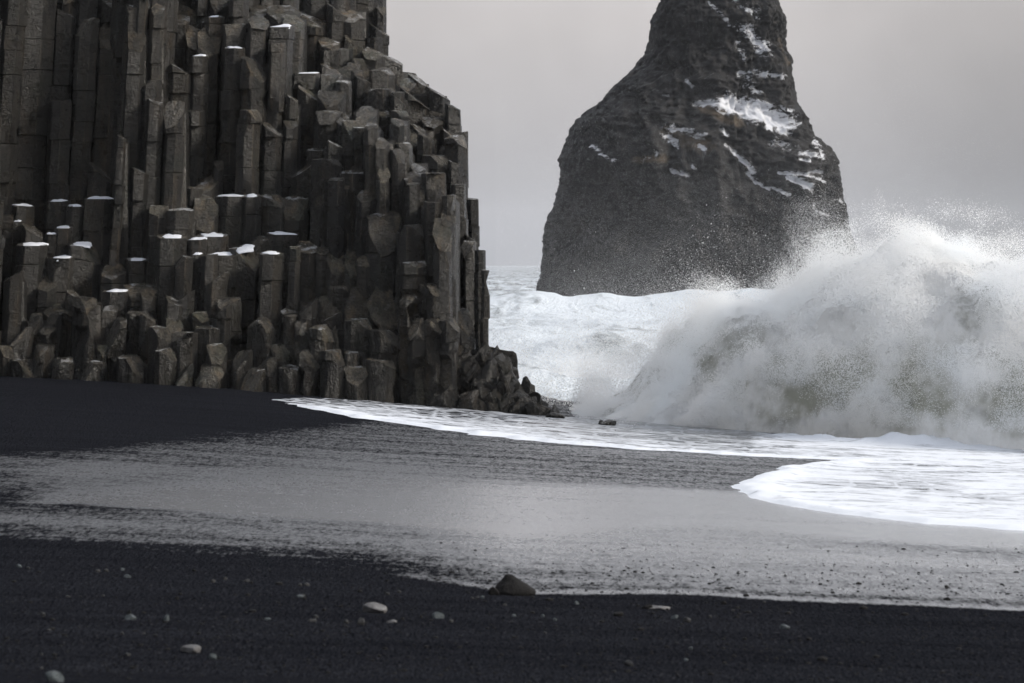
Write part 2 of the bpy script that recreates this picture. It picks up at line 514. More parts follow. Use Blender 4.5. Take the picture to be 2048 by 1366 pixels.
# ------------------------------------------------------------------ swash foam running up the sand
UP = [(545, 799), (640, 796), (740, 802), (850, 811), (960, 821), (1080, 832), (1160, 834), (1240, 838), (1300, 842), (1500, 862), (1700, 884), (2048, 895), (2300, 900)]
LO = [(2300, 1085), (2048, 1062), (1900, 1052), (1750, 1038), (1650, 1025), (1560, 1010), (1500, 995), (1465, 980), (1480, 965), (1530, 945), (1620, 927), (1690, 920),
      (1600, 917), (1500, 912), (1400, 907), (1300, 900), (1200, 893), (1100, 885), (1000, 875), (900, 862), (800, 848), (700, 832), (600, 815)]
def dens(pts):
    o = []
    for (a, b), (c, d) in zip(pts[:-1], pts[1:]):
        for t in np.linspace(0, 1, 8, endpoint=False): o.append((a + (c - a) * t, b + (d - b) * t))
    return o + [pts[-1]]
up_w = np.array([ground(u, v) for u, v in dens(UP)])
lo_w = np.array([ground(u, v) for u, v in dens(LO)])
poly = np.concatenate([up_w, lo_w])
def inside(px, py, poly):
    r = np.zeros(len(px), bool)
    x1, y1 = poly[-1]
    for x2, y2 in poly:
        c = ((y1 > py) != (y2 > py))
        with np.errstate(divide='ignore', invalid='ignore'):
            r ^= c & (px < (x2 - x1) * (py - y1) / (y2 - y1 + 1e-12) + x1)
        x1, y1 = x2, y2
    return r
def dist_line(px, py, line):
    d = np.full(len(px), 1e9)
    for (x1, y1), (x2, y2) in zip(line[:-1], line[1:]):
        L2 = (x2 - x1) ** 2 + (y2 - y1) ** 2 + 1e-9
        t = np.clip(((px - x1) * (x2 - x1) + (py - y1) * (y2 - y1)) / L2, 0, 1)
        d = np.minimum(d, np.hypot(px - x1 - t * (x2 - x1), py - y1 - t * (y2 - y1)))
    return d
x0, x1 = poly[:, 0].min(), poly[:, 0].max()
y0, y1 = poly[:, 1].min(), poly[:, 1].max()
gx = np.arange(x0, x1, 0.11); gy = np.arange(y0, y1, 0.16)
GY, GX = np.meshgrid(gy, gx, indexing='ij')
px, py = GX.ravel(), GY.ravel()
jx = (fbm(np.stack([px * 0.9, py * 0.9, 0 * px], 1), 4, 41) - 0.5) * 0.5
jy = (fbm(np.stack([px * 0.9, py * 0.9, 0 * px + 9], 1), 4, 43) - 0.5) * 1.6
ins = inside(px + jx, py + jy, poly)
dl = dist_line(px + jx, py + jy, lo_w[::2])
du = dist_line(px, py, up_w[::3])
dall = np.minimum(dl, dist_line(px + jx, py + jy, up_w[::2]))
sd_ = np.where(ins, dall, -dall)
lump = fbm(np.stack([px * 2.2, py * 1.1, 0 * px], 1), 4, 45)
th = 0.016 + 0.050 * np.exp(-((dl - 0.35) / 0.45) ** 2) * (0.4 + 1.1 * lump) + 0.03 * (lump - 0.4)
th += 0.34 * sstep(7, 12, px) * np.exp(-(du / 1.6) ** 2) * (0.2 + 1.3 * lump)      # broken wave front, right
th = np.maximum(th, 0.006)
z_ = np.where(sd_ > 0, th * sstep(0.0, 0.22, sd_), 0) - 0.05 * sstep(0.06, -0.35, sd_)
u_ = 1024 + px * F / py
fo = 0.36 + 0.33 * np.exp(-dl / np.interp(u_, [500, 900, 1500, 1620], [4.5, 4.5, 3.0, 60.0])) + 0.25 * np.exp(-dl / 0.7)
fo += 0.02 * sstep(1500, 1700, u_) + 0.45 * sstep(7, 11, px) * np.exp(-(du / 2.2) ** 2)
keep = (sd_ > -0.5).reshape(GY.shape)
kq = keep[:-1, :-1] & keep[:-1, 1:] & keep[1:, 1:] & keep[1:, :-1]
V = np.stack([px, py, beach(px, py) + z_], 1)
V, Fq, fo = compact(V, grid_faces(len(gy), len(gx), kq), fo)
me = mesh_from('swash_foam', V, Fq, MSWASH, 0)
attr(me, 'foam', fo)
tag(link('swash_foam', me), 'white lace of foam from the last wave spread over the wet sand', 'foam', kind='stuff')

# ------------------------------------------------------------------ sea stack
SY = 420.0
SV = np.array([-130, -110, -80, -45, 0, 30, 50, 70, 90, 110, 130, 150, 180, 210, 250, 280, 300, 320, 350, 380, 420, 460, 500, 550, 600, 680])
SL = np.array([1425, 1400, 1362, 1338, 1318, 1303, 1301, 1299, 1295, 1284, 1273, 1250, 1220, 1190, 1148, 1138, 1126, 1122, 1125, 1117, 1105, 1092, 1088, 1086, 1070, 1055])
SR = np.array([1440, 1470, 1515, 1545, 1562, 1578, 1583, 1576, 1577, 1588, 1592, 1594, 1598, 1606, 1630, 1640, 1662, 1676, 1686, 1692, 1698, 1706, 1722, 1740, 1755, 1770])
na, nh = 420, 330
vv_ = np.linspace(-130, 680, nh)
aa = np.linspace(0, 2 * np.pi, na, endpoint=False)
VV, AA = np.meshgrid(vv_, aa, indexing='ij')
l_, r_ = X(np.interp(VV, SV, SL), SY), X(np.interp(VV, SV, SR), SY)
cx, hw = (l_ + r_) / 2, (r_ - l_) / 2
zz = Z(VV, SY)
ca, sa = np.cos(AA), np.sin(AA)
q = 0.82
ex = np.sign(ca) * np.abs(ca) ** q; ey = np.sign(sa) * np.abs(sa) ** q
px = cx + hw * ex; py = SY + 3 + hw * 0.8 * ey
P3 = np.stack([px.ravel(), py.ravel(), zz.ravel()], 1)
PS = P3 * (300.0 / SY)
d = 1.4 * (fbm(PS * [0.16, 0.16, 0.10], 6, 51, 0.55, 'ridge') - 0.55) * 4.4 + 1.4 * (fbm(PS * [0.55, 0.55, 0.38], 4, 55, 0.6, 'ridge') - 0.5) * 2.0
side = np.abs(ca).ravel() ** 3
d = d * (1 - 0.55 * side) + 0.9 * (fbm(PS * [1.6, 1.6, 1.3], 3, 57, 0.6, 'ridge') - 0.5) * 0.9
# ledges: where snow lies the face steps back
sx_, sv_ = (1024 + px * F / SY).ravel(), VV.ravel()
front = (sa.ravel() < 0.15)
def seg(u0, v0, u1, v1, w):
    L2 = (u1 - u0) ** 2 + (v1 - v0) ** 2
    t = np.clip(((sx_ - u0) * (u1 - u0) + (sv_ - v0) * (v1 - v0)) / L2, 0, 1)
    return np.exp(-(np.hypot(sx_ - u0 - t * (u1 - u0), sv_ - v0 - t * (v1 - v0)) / w) ** 2)
sn = np.zeros(len(P3)); ms = np.zeros(len(P3))
for s_ in [(1385, 211, 1455, 212, 9, .9), (1440, 215, 1530, 228, 22, 1.0), (1490, 228, 1568, 250, 20, 1.0), (1545, 222, 1570, 226, 10, .6), (1530, 255, 1565, 268, 14, .75),
           (1485, 70, 1525, 105, 17, .75), (1500, 95, 1515, 120, 10, .6), (1480, 25, 1505, 35, 14, .58), (1415, 12, 1460, 62, 6, .62), (1445, -5, 1470, 5, 12, .55), (1468, 95, 1478, 120, 9, .55),
           (1470, 150, 1550, 155, 9, .62), (1485, 165, 1515, 190, 14, .55), (1330, 268, 1395, 282, 14, .60), (1325, 285, 1345, 300, 10, .72), (1388, 300, 1400, 312, 6, .8), (1335, 343, 1365, 352, 7, .95), (1372, 332, 1378, 340, 5, .7),
           (1440, 298, 1465, 315, 6, .78), (1462, 318, 1500, 350, 8, .78), (1490, 355, 1530, 388, 7, .82), (1535, 385, 1560, 398, 5, .7), (1535, 285, 1570, 295, 10, .6), (1580, 310, 1632, 315, 9, .75), (1615, 288, 1628, 310, 8, .7), (1575, 323, 1590, 325, 6, .8),
           (1545, 352, 1600, 356, 6, .85), (1590, 349, 1640, 349, 5, .8), (1558, 362, 1600, 382, 8, .95), (1615, 362, 1640, 365, 5, .7), (1180, 302, 1235, 330, 6, .62), (1280, 325, 1310, 318, 8, .55), (1655, 400, 1680, 412, 6, .6), (1600, 410, 1625, 425, 5, .65), (1620, 425, 1640, 435, 4, .6),
           (1325, 192, 1332, 196, 5, .7), (1367, 168, 1378, 178, 5, .7), (1432, 265, 1440, 275, 7, .7), (1620, 395, 1640, 395, 4, .6), (1558, 150, 1570, 152, 4, .7)]:
    sn = np.maximum(sn, seg(*s_[:5]) * s_[5])
for s_ in [(1400, 222, 1470, 250, 16, .8), (1330, 275, 1400, 300, 24, .6), (1270, 330, 1320, 325, 12, .7), (1555, 90, 1570, 130, 16, .55), (1210, 240, 1160, 260, 14, .3), (1545, 45, 1565, 60, 14, .35), (1270, 140, 1250, 155, 10, .4)]:
    ms = np.maximum(ms, seg(*s_[:5]) * s_[5])
sn *= front; ms *= front
d = d - sn * 0.8 * sstep(.4, 1, sn)
d = d - 1.1
nx_, ny_ = ex.ravel(), ey.ravel()
P3[:, 0] += d * nx_; P3[:, 1] += d * ny_
P3[:, 2] += (fbm(PS * [0.3, 0.3, 0.3], 4, 61) - 0.5) * 1.6
i = np.arange(nh * na).reshape(nh, na)
j = np.roll(i, -1, 1)
fq = np.stack([i[:-1], i[1:], j[1:], j[:-1]], -1).reshape(-1, 4)
me = mesh_from('sea_stack', P3, fq, MSTACK, 0)
attr(me, 'snow', sn); attr(me, 'moss', ms)
tag(link('sea_stack', me), 'tall dark rock stack rising from the sea with snow on its ledges', 'sea stack')

# ------------------------------------------------------------------ basalt cliff
# columns read off the photo: left edge, right edge, top row, flags
# s snow cap, r/l/f top broken off sloping to the right/left/front, e eroded stub, w wet, b further back
T = []
def add(*rows):
    for r in rows: T.append(r)
add((2, 52, -14, ''), (50, 112, -24, ''), (112, 154, 16, 'r'), (154, 197, 38, ''), (198, 240, 40, 'F'), (255, 294, 50, 'F'), (124, 156, -16, ''), (158, 192, -6, ''), (205, 256, -14, 'rf'),
    (248, 275, 12, ''), (272, 302, -30, ''), (300, 330, 4, 'f'), (326, 352, -2, 'f'), (348, 402, 2, 'F'), (398, 420, -26, ''), (416, 462, -26, ''), (460, 497, -30, ''),
    (346, 378, 28, 'f'), (374, 406, 42, 'F'), (396, 442, 50, 'F'), (448, 492, 48, ''), (448, 490, 96, 's'), (328, 382, 118, 'r'), (378, 416, 112, 's'), (290, 326, 160, ''), (400, 420, 32, 'f'), (412, 448, 34, 's'))
add((104, 147, 202, ''), (232, 252, 268, 'r'), (180, 229, 324, 'r'), (298, 330, 196, 'r'), (334, 372, 202, 'c'), (376, 410, 222, ''), (428, 447, 322, ''), (264, 298, 334, 'r'), (375, 408, 376, ''), (384, 434, 345, 'lf'), (480, 523, 220, 'R'))
add((521, 564, 240, 'r'), (564, 592, 242, ''), (598, 644, 170, 'r'), (634, 690, 184, ''), (636, 688, 224, 'c'), (686, 736, 242, ''), (734, 757, 246, ''), (584, 633, 322, 'l'), (630, 684, 318, 'R'), (680, 729, 346, ''))
add((498, 536, 28, 'f'), (484, 532, 116, ''), (532, 584, 54, 's'), (538, 570, 87, ''), (602, 644, 26, 'rf'), (636, 678, 68, 'rf'), (588, 642, 147, 's'), (640, 679, 152, ''), (668, 712, 128, 'f'), (708, 738, 150, 'r'), (596, 617, 165, ''),
    (654, 694, 6, 'r'), (678, 732, 4, 'rf'), (686, 706, 70, ''), (503, 548, 4, 'f'), (540, 602, 6, 'f'), (562, 604, 25, 'f'), (596, 652, 12, 'rf'), (720, 764, 88, 'rf'), (574, 598, 190, 'r'))
add((706, 764, -22, 'w'), (752, 771, 14, 'w'), (738, 778, 46, 'wr'), (734, 767, 75, 'w'), (760, 808, 106, 'wr'), (700, 748, 118, 'w'), (738, 788, 141, 'w'), (784, 838, 140, 'wf'), (818, 863, 147, 'wr'), (802, 834, 155, 'wf'), (850, 899, 170, 'wr'),
    (800, 858, 174, 'wr'), (730, 782, 178, 'w'), (700, 724, 142, 'w'), (780, 808, 186, 'wr'), (892, 926, 206, 'wr'), (848, 896, 210, 'wf'), (844, 888, 223, 'wrf'), (714, 754, 207, 'wf'), (750, 787, 212, 'wrf'), (782, 818, 221, 'w'),
    (784, 810, 236, 'wf'), (808, 852, 256, 'wf'), (822, 872, 246, 'wr'), (884, 931, 276, 'w'), (884, 916, 256, 'wr'), (910, 933, 264, 'w'), (844, 906, 311, 'wR'), (898, 925, 320, 'wr'), (732, 757, 250, ''), (755, 784, 270, 'rf'),
    (781, 810, 299, ''), (806, 844, 340, 'f'), (842, 887, 346, ''), (902, 932, 368, 'w'))
add((734, 797, 432, 'c'), (798, 846, 450, 'R'), (798, 849, 524, 'w'), (844, 882, 404, ''), (836, 852, 566, 'ew'), (849, 879, 568, 'ew'))
add((930, 958, 398, 'wb'), (924, 952, 486, 'wb'), (948, 970, 500, 'wb'), (960, 977, 541, 'wb'), (927, 951, 464, 'wbr'))
add((30, 70, 411, 's'), (90, 137, 402, 's'), (134, 168, 412, 's'), (166, 227, 397, 's'), (-6, 32, 430, 'R'), (27, 47, 442, 's'), (44, 89, 445, 'r'), (87, 112, 467, 's'), (109, 147, 455, 's'), (38, 94, 490, 's'), (93, 154, 515, 's'), (138, 206, 490, 'sR'), (204, 252, 524, 'f'), (204, 257, 582, 's'))
add((298, 337, 411, ''), (334, 387, 420, ''), (384, 434, 400, ''), (430, 490, 392, 's'), (296, 320, 471, ''), (317, 380, 475, 's'), (377, 413, 478, 's'), (388, 452, 472, 's'), (353, 388, 513, ''), (379, 407, 508, 's'), (403, 432, 510, ''), (413, 477, 509, 's'), (454, 523, 497, 'sR'), (252, 296, 520, 's'), (248, 322, 574, 'e'))
add((484, 522, 393, 's'), (518, 572, 392, ''), (568, 625, 397, ''), (488, 547, 477, ''), (538, 599, 468, 's'), (596, 639, 480, 'f'), (634, 659, 491, 'f'), (520, 567, 507, 's'), (580, 602, 494, ''), (653, 692, 500, 'F'), (688, 722, 497, 'F'), (716, 742, 510, 'f'), (620, 657, 300, ''))
add((-10, 26, 692, 'e'), (22, 62, 655, 'e'), (58, 88, 630, 'e'), (84, 112, 655, 'e'), (108, 152, 622, 'e'), (148, 202, 596, 'e'), (194, 214, 690, 'e'), (205, 258, 640, 'e'), (254, 300, 625, 'e'), (300, 344, 655, 'e'), (310, 350, 700, 'e'), (342, 396, 665, 'e'), (350, 390, 730, 'e'),
    (392, 440, 655, 'e'), (412, 452, 688, 'e'), (438, 482, 596, 'e'), (460, 502, 700, 'e'), (500, 552, 636, 'e'), (520, 560, 715, 'e'), (545, 580, 690, 'e'), (556, 602, 628, 'e'), (592, 628, 640, 'e'), (600, 640, 700, 'e'), (618, 662, 655, 'e'), (654, 694, 575, 'e'), (690, 748, 574, 'eF'),
    (742, 797, 575, 'eF'), (690, 742, 640, 'e'), (740, 800, 660, 'e'), (690, 720, 705, 'e'), (640, 690, 700, 'e'), (690, 738, 735, 'e'), (735, 790, 720, 'e'), (800, 834, 590, 'ew'), (818, 852, 636, 'ew'), (850, 882, 640, 'ew'), (880, 915, 640, 'ew'), (912, 945, 620, 'ewb'), (560, 600, 735, 'e'),
    (480, 530, 740, 'e'), (20, 70, 720, 'e'), (100, 150, 715, 'e'), (160, 210, 725, 'e'), (235, 290, 715, 'e'), (60, 108, 690, 'e'), (395, 440, 735, 'e'))
_R = random.Random(77)
for _ in range(30):        # the jumble of short snapped columns toward the seaward edge
    u0 = _R.uniform(640, 890); vmin = float(np.interp(u0, [640, 765, 800, 860, 900], [60, 90, 150, 190, 240]))
    w0 = _R.uniform(24, 36)
    T.append((u0, u0 + w0, _R.uniform(vmin + 25, vmin + 300), 'w' + _R.choice(['r', 'f', 'rf', 'R', 'F', ''])))
for _ in range(22):        # and along the lower ledges
    u0 = _R.uniform(0, 660); w0 = _R.uniform(28, 42)
    T.append((u0, u0 + w0, _R.uniform(535, 640), _R.choice(['r', 'f', 'R', 'F', 'c', 'l'])))

FRONT = 90.0
cols = []
order = sorted(range(len(T)), key=lambda k: -T[k][2])
for k in order:
    uL, uR, vT, fl = T[k]
    w = uR - uL
    y = FRONT + 0.35
    for c in cols:
        ov = min(uR, c['uR']) - max(uL, c['uL'])
        mn = min(w, c['w'])
        if ov <= 0.12 * mn: continue
        r = 0.5 * (w + c['w']) * FRONT / F
        step = r * (0.72 if ov > 0.4 * mn else 0.38)
        y = max(y, c['y'] + step)
    if 'b' in fl: y += 2.2
    cols.append(dict(uL=uL, uR=uR, w=w, v=vT, fl=fl, y=y))

def lean_at(u): return float(np.interp(u, [-300, 100, 350, 600, 760, 950], [0.07, 0.065, 0.05, 0.03, 0.0, -0.01]))

def column_mesh(rad, H, fl, seed, lean, sides=None, mat=None, nring=None):
    """a jointed basalt column of height H standing on z = 0; returns mesh and its top outline"""
    R = random.Random(seed)
    k = sides or R.choice([5, 6, 6, 6, 7])
    er = 'e' in fl
    off = -math.pi / 2 + math.pi / k + R.uniform(-0.36, 0.36)
    pts = []
    for a in range(k):
        an = off + 2 * math.pi * (a + R.uniform(-0.16, 0.16)) / k
        rr = rad * R.uniform(0.92, 1.1)
        pts.append((rr * math.cos(an), rr * math.sin(an)))
    ring = []
    for a in range(k):
        p0, p1 = pts[a], pts[(a + 1) % k]
        for t in ((0.05, 0.28, 0.5, 0.72, 0.95) if er else (0.045, 0.5, 0.955)):
            b = 1.0
            ring.append(((p0[0] + (p1[0] - p0[0]) * t) * b, (p0[1] + (p1[1] - p0[1]) * t) * b))
    ring = np.array(ring); n = len(ring)
    zs = [0.0]; ins = [0.0]; sh = [(0, 0)]
    cur = (0.0, 0.0)
    nextj = R.uniform(0.5, 2.4)
    step = 0.36 if not er else 0.17
    z = 0.0
    while z < H - 0.12:
        z += step * R.uniform(0.7, 1.3)
        if z > nextj and z < H - 0.25:
            zs += [z, z + 0.022, z + 0.044]; ins += [0, 0.085 * R.uniform(0.4, 1.5), 0]
            sh.append(cur); cur = (cur[0] * 0.6 + R.uniform(-.05, .05), cur[1] * 0.6 + R.uniform(-.05, .05)); sh += [cur, cur]
            z += 0.05
            nextj = z + R.uniform(0.35, 2.0)
        elif z < H - 0.05:
            zs.append(z); ins.append(0); sh.append(cur)
    zs += [H - 0.03, H]; ins += [0.0, 0.06]; sh += [cur, cur]
    zs = np.array(zs); ins = np.array(ins); sh = np.array(sh)
    m = len(zs)
    P = np.zeros((m, n, 3))
    P[:, :, 0] = ring[None, :, 0] * (1 - ins[:, None]) + sh[:, :1]
    P[:, :, 1] = ring[None, :, 1] * (1 - ins[:, None]) + sh[:, 1:]
    P[:, :, 2] = zs[:, None]
    # inner cap rings
    caps = []
    for s in (0.8, 0.45):
        q = P[-1].copy(); q[:, :2] = sh[-1] + (q[:, :2] - sh[-1]) * s
        caps.append(q)
    A = np.concatenate([P.reshape(-1, 3)] + caps + [np.array([[sh[-1][0], sh[-1][1], H]])])
    so = np.array([seed * 1.7 % 97, seed * 3.1 % 89, seed * 0.7 % 71])
    tx, ty = (R.uniform(-.12, .12), R.uniform(0.16, 0.30)) if 's' in fl else (R.uniform(-.10, .10), R.uniform(0.0, 0.35))
    amp = 0.06 if er else 0.022
    fr = 1.6 if er else 0.9
    d = (fbm(A * [fr / rad * .4, fr / rad * .4, fr * .9] + so, 3, 3) - 0.5) * 2 * amp * (rad / 0.35)
    if er:
        d += (fbm(A * [2.6, 2.6, 0.9] + so, 4, 5, 0.6, 'ridge') - 0.55) * 0.11 + (fbm(A * [5.5, 5.5, 2.6] + so, 3, 6, 0.6, 'ridge') - 0.55) * 0.10
    rr = np.linalg.norm(A[:, :2], axis=1) + 1e-6
    capm = np.arange(len(A)) < m * n
    A[:, 0] += np.where(capm, A[:, 0] / rr * d, 0); A[:, 1] += np.where(capm, A[:, 1] / rr * d, 0)
    A[:, 2] += np.where(A[:, 2] > H - 0.01, (fbm(A * 5 + so, 3, 7) - 0.5) * 0.06 + A[:, 0] * tx + A[:, 1] * ty, 0)
    # broken faces: planes that take the corners off the top
    cuts = []
    def cut(nx, ny, drop, steep): cuts.append((nx, ny, drop, steep))
    if 'F' in fl: cut(R.uniform(0.1, 0.35), -1, 0.02, R.uniform(1.3, 1.9))
    if 'f' in fl: cut(R.uniform(-0.1, 0.3), -1, 0.02, R.uniform(0.6, 1.0))
    if 'r' in fl: cut(1, R.uniform(-0.5, -0.1), 0.0, R.uniform(0.45, 0.8))
    if 'R' in fl: cut(1, -0.5, -0.25, R.uniform(1.2, 2.2))
    if 'l' in fl: cut(-1, R.uniform(-0.4, 0.0), 0.0, R.uniform(0.5, 0.9))
    if 'c' in fl or (not cuts and 's' not in fl and R.random() < 0.6): cut(R.uniform(-1, 1), -R.uniform(0.3, 1), -rad * R.uniform(0.35, 0.6), R.uniform(0.9, 2.4))
    if er:
        for _ in range(2): cut(R.uniform(-1, 1), -R.uniform(0.1, 1), -rad * R.uniform(0.1, 0.6), R.uniform(0.4, 1.5))
    cutm = np.zeros(len(A), bool)
    for cx_, cy_, drop, st in cuts:
        L = math.hypot(cx_, cy_)
        lim = H + 0.0 - drop - st * ((A[:, 0] * cx_ + A[:, 1] * cy_) / L + (rad * 0.9 if drop >= 0 else rad * 0.9 + drop * 0)) + (-drop if drop < 0 else 0) * (1 + st)
        lim = np.maximum(lim, 0.1)
        nz = (fbm(A[:, :] * [4, 4, 0.0] + so, 3, 9) - 0.5) * 0.10
        cutm |= A[:, 2] > lim + nz + 0.004
        A[:, 2] = np.minimum(A[:, 2], lim + nz)
    chips = R.randint(4, 7) if er else R.randint(2, 6)
    for _ in range(chips):
        th_ = R.uniform(-math.pi, 0.25); zc = R.uniform(max(0, H - 7.0), H)
        nv = np.array([math.cos(th_), math.sin(th_), R.uniform(-.22, .3) if er else R.uniform(-.5, .5)]); nv /= np.linalg.norm(nv)
        dlim = rad * (R.uniform(0.66, 0.95) if er else R.uniform(0.78, 0.95))
        dd = (A - [sh[-1][0], sh[-1][1], zc]) @ nv - dlim
        dd = np.where(np.abs(A[:, 2] - zc) < (R.uniform(.5, 1.7) if er else R.uniform(.15, .5)), np.maximum(dd, 0), 0)
        cutm |= (dd > 0.02) & (R.random() < (.08 if er else .5))
        A = A - dd[:, None] * nv
    A[:, 0] += lean * (A[:, 2] - H)
    faces = []
    for a in range(m - 1):
        for b in range(n):
            c2 = (b + 1) % n
            faces.append((a * n + b, a * n + c2, (a + 1) * n + c2, (a + 1) * n + b))
    base = m * n
    prev = (m - 1) * n
    for s in range(2):
        for b in range(n):
            c2 = (b + 1) % n
            faces.append((prev + b, prev + c2, base + c2, base + b))
        prev = base; base += n
    for b in range(n): faces.append((prev + b, prev + (b + 1) % n, base))
    top = A[(m - 1) * n:m * n].copy()
    me = mesh_from('column', A, faces, mat, 13 if er else 22)
    if mat is not None:
        me.materials.append(MB_FRESH_GLINT)
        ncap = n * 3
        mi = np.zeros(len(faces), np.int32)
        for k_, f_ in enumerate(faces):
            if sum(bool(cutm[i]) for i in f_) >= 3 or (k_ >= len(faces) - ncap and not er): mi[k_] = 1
            elif not er and k_ < (m - 1) * n and (k_ % n) % 3 == 2 and math.sin(k_ // n * 0.7 + (k_ % n) * 2.3 + seed) > 0.25: mi[k_] = 1      # worn edges, paler to put wet glints into the colour
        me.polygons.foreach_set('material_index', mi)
    return me, A, (ring, tx, ty, sh[-1])

cliff = bpy.data.objects.new('basalt_cliff', None)
cliff.location = (X(450, 92), 92, float(beach(X(450, 92), 92)))
COL.objects.link(cliff)
tag(cliff, 'dark cliff of stepped hexagonal basalt columns dusted with snow above the beach', 'cliff')
CL = Vector(cliff.location)
EXTRA_V, EXTRA_F, EXTRA_N = [], [], 0
def snow_cap(parent, rad, H, ring, seed, A, lean):
    R = random.Random(seed)
    ring, tx, ty, sh0 = ring
    n = len(ring)
    s = R.uniform(0.62, 0.82)
    off = np.array([R.uniform(-.08, .08) * rad, R.uniform(-.02, .14) * rad]) + sh0
    ang = np.arctan2(ring[:, 1], ring[:, 0])
    rr = np.linalg.norm(ring, axis=1) * s * (1 + 0.22 * np.sin(2 * ang + seed) + 0.14 * np.sin(3 * ang + seed * 2) + 0.10 * np.sin(7 * ang + seed * 3))
    V = []
    for f_, h_ in ((1.0, -0.04), (1.0, 0.004), (0.9, 0.02), (0.6, 0.034), (0.25, 0.038)):
        q = np.stack([np.cos(ang) * rr * f_ + off[0], np.sin(ang) * rr * f_ + off[1], np.full(n, H + h_ * R.uniform(.85, 1.15))], 1)
        q[:, 2] += 0.012 * np.sin(3 * ang + seed + f_)
        V.append(q)
    V = np.concatenate(V + [np.array([[off[0], off[1], H + 0.04]])])
    V[:, 2] += V[:, 0] * tx + V[:, 1] * ty
    V[:, 0] += lean * (V[:, 2] - H)
    Fc = []
    for a in range(4):
        for b in range(n):
            c2 = (b + 1) % n
            Fc.append((a * n + b, a * n + c2, (a + 1) * n + c2, (a + 1) * n + b))
    for b in range(n): Fc.append((4 * n + b, 4 * n + (b + 1) % n, 5 * n))
    o = link('snow_cap', mesh_from('snow_cap', V, Fc, MSNOW, 60), parent)
    return o

wall_pts = []
for idx, c in enumerate(cols):
    uc = (c['uL'] + c['uR']) / 2
    y = c['y']
    x = X(uc, y)
    zt = Z(c['v'], y)
    g = float(beach(x, min(y, 93))) - 0.35
    H = zt - g
    rad = c['w'] * y / F * 0.5 * 1.10
    lean = lean_at(uc) * (0.4 if 'e' in c['fl'] else 1)
    wetm = 'w' in c['fl']
    shape = c['fl'].replace('e', 'cR'[idx % 4 // 2]) if ('e' in c['fl'] and 'w' not in c['fl'] and idx % 5 < 3) else c['fl']
    me, A, ring = column_mesh(rad, H, shape, idx * 7 + 3, lean, mat=MB_WET if wetm else (MB_ROUGH if 'e' in c['fl'] else MB_DRY))
    o = link('column', me, cliff, Vector((x, y, g)) - CL)
    if 's' in c['fl']:
        snow_cap(o, rad, H, ring, idx * 5 + 1, A, lean)

# rows of columns behind and beside the ones in view, joined into one mass
fv, ff, fn = [], [], 0
def extra(uc, y, vT, w, seed):
    global fn
    x = X(uc, y); zt = Z(vT, y); g = float(beach(x, min(y, 93))) - 0.35
    me, A, ring = column_mesh(w * y / F * 0.56, zt - g, '', seed, lean_at(uc), mat=None)
    faces = [tuple(i + fn for i in p.vertices) for p in me.polygons]
    fv.append(A + [x, y, g]); ff.extend(faces); fn += len(A)
    bpy.data.meshes.remove(me)
R = random.Random(3)
s = 9000
for uc in range(-330, -10, 44):
    for vT, dy in ((640, 0.3), (500, 0.95), (410, 1.6), (205, 2.3), (20, 2.9), (-60, 3.5)):
        extra(uc + R.uniform(-8, 8), FRONT + dy + R.uniform(-.1, .1), vT + R.uniform(-35, 35), R.uniform(44, 54), s); s += 1
for uc in range(-330, 740, 46):
    base = max([c['y'] for c in cols if c['uL'] - 10 < uc < c['uR'] + 10] + [FRONT + 3.5])
    for r_ in range(3):
        lim = float(np.interp(uc, [-330, 200, 500, 700, 760], [-300, -220, -90, -45, -30]))
        vT = -30 + (lim + 30) * (r_ + 1) / 3 + R.uniform(-15, 15)
        extra(uc + R.uniform(-6, 6) + (r_ % 2) * 22, base + 0.6 + r_ * 0.62, vT, R.uniform(44, 56), s); s += 1
V = np.concatenate(fv) - np.array(CL)
o = link('column_mass', mesh_from('column_mass', V, ff, MB_DRY, 35), cliff)
o['kind'] = 'stuff'

# rock behind the columns that closes the gaps between them
us = np.arange(-330, 935, 9.0)
vs = np.arange(840, -330, -12.0)
Yw = np.full((len(vs), len(us)), np.nan)
allc = cols
for jx_, u in enumerate(us):
    near_c = [c for c in allc if c['uL'] - 3 <= u <= c['uR'] + 3]
    for iv, v in enumerate(vs):
        cc = [c['y'] for c in near_c if c['v'] < v - 14]
        if cc: Yw[iv, jx_] = min(cc) + 0.28
        elif u < 0: Yw[iv, jx_] = FRONT + float(np.interp(v, [-330, 0, 600, 840], [6, 3.4, 1.0, .8]))
UU, VVg = np.meshgrid(us, vs)
ok = ~np.isnan(Yw)
Yq = np.where(ok, Yw, 95)
V = np.stack([X(UU, Yq), Yq, Z(VVg, Yq)], -1).reshape(-1, 3)
# follow the lean of the columns
V -= np.array(CL)
kq = ok[:-1, :-1] & ok[:-1, 1:] & ok[1:, 1:] & ok[1:, :-1]
V, Fq = compact(V, grid_faces(len(vs), len(us), kq))
link('rock_face', mesh_from('rock_face', V, Fq, MB_DRY), cliff)

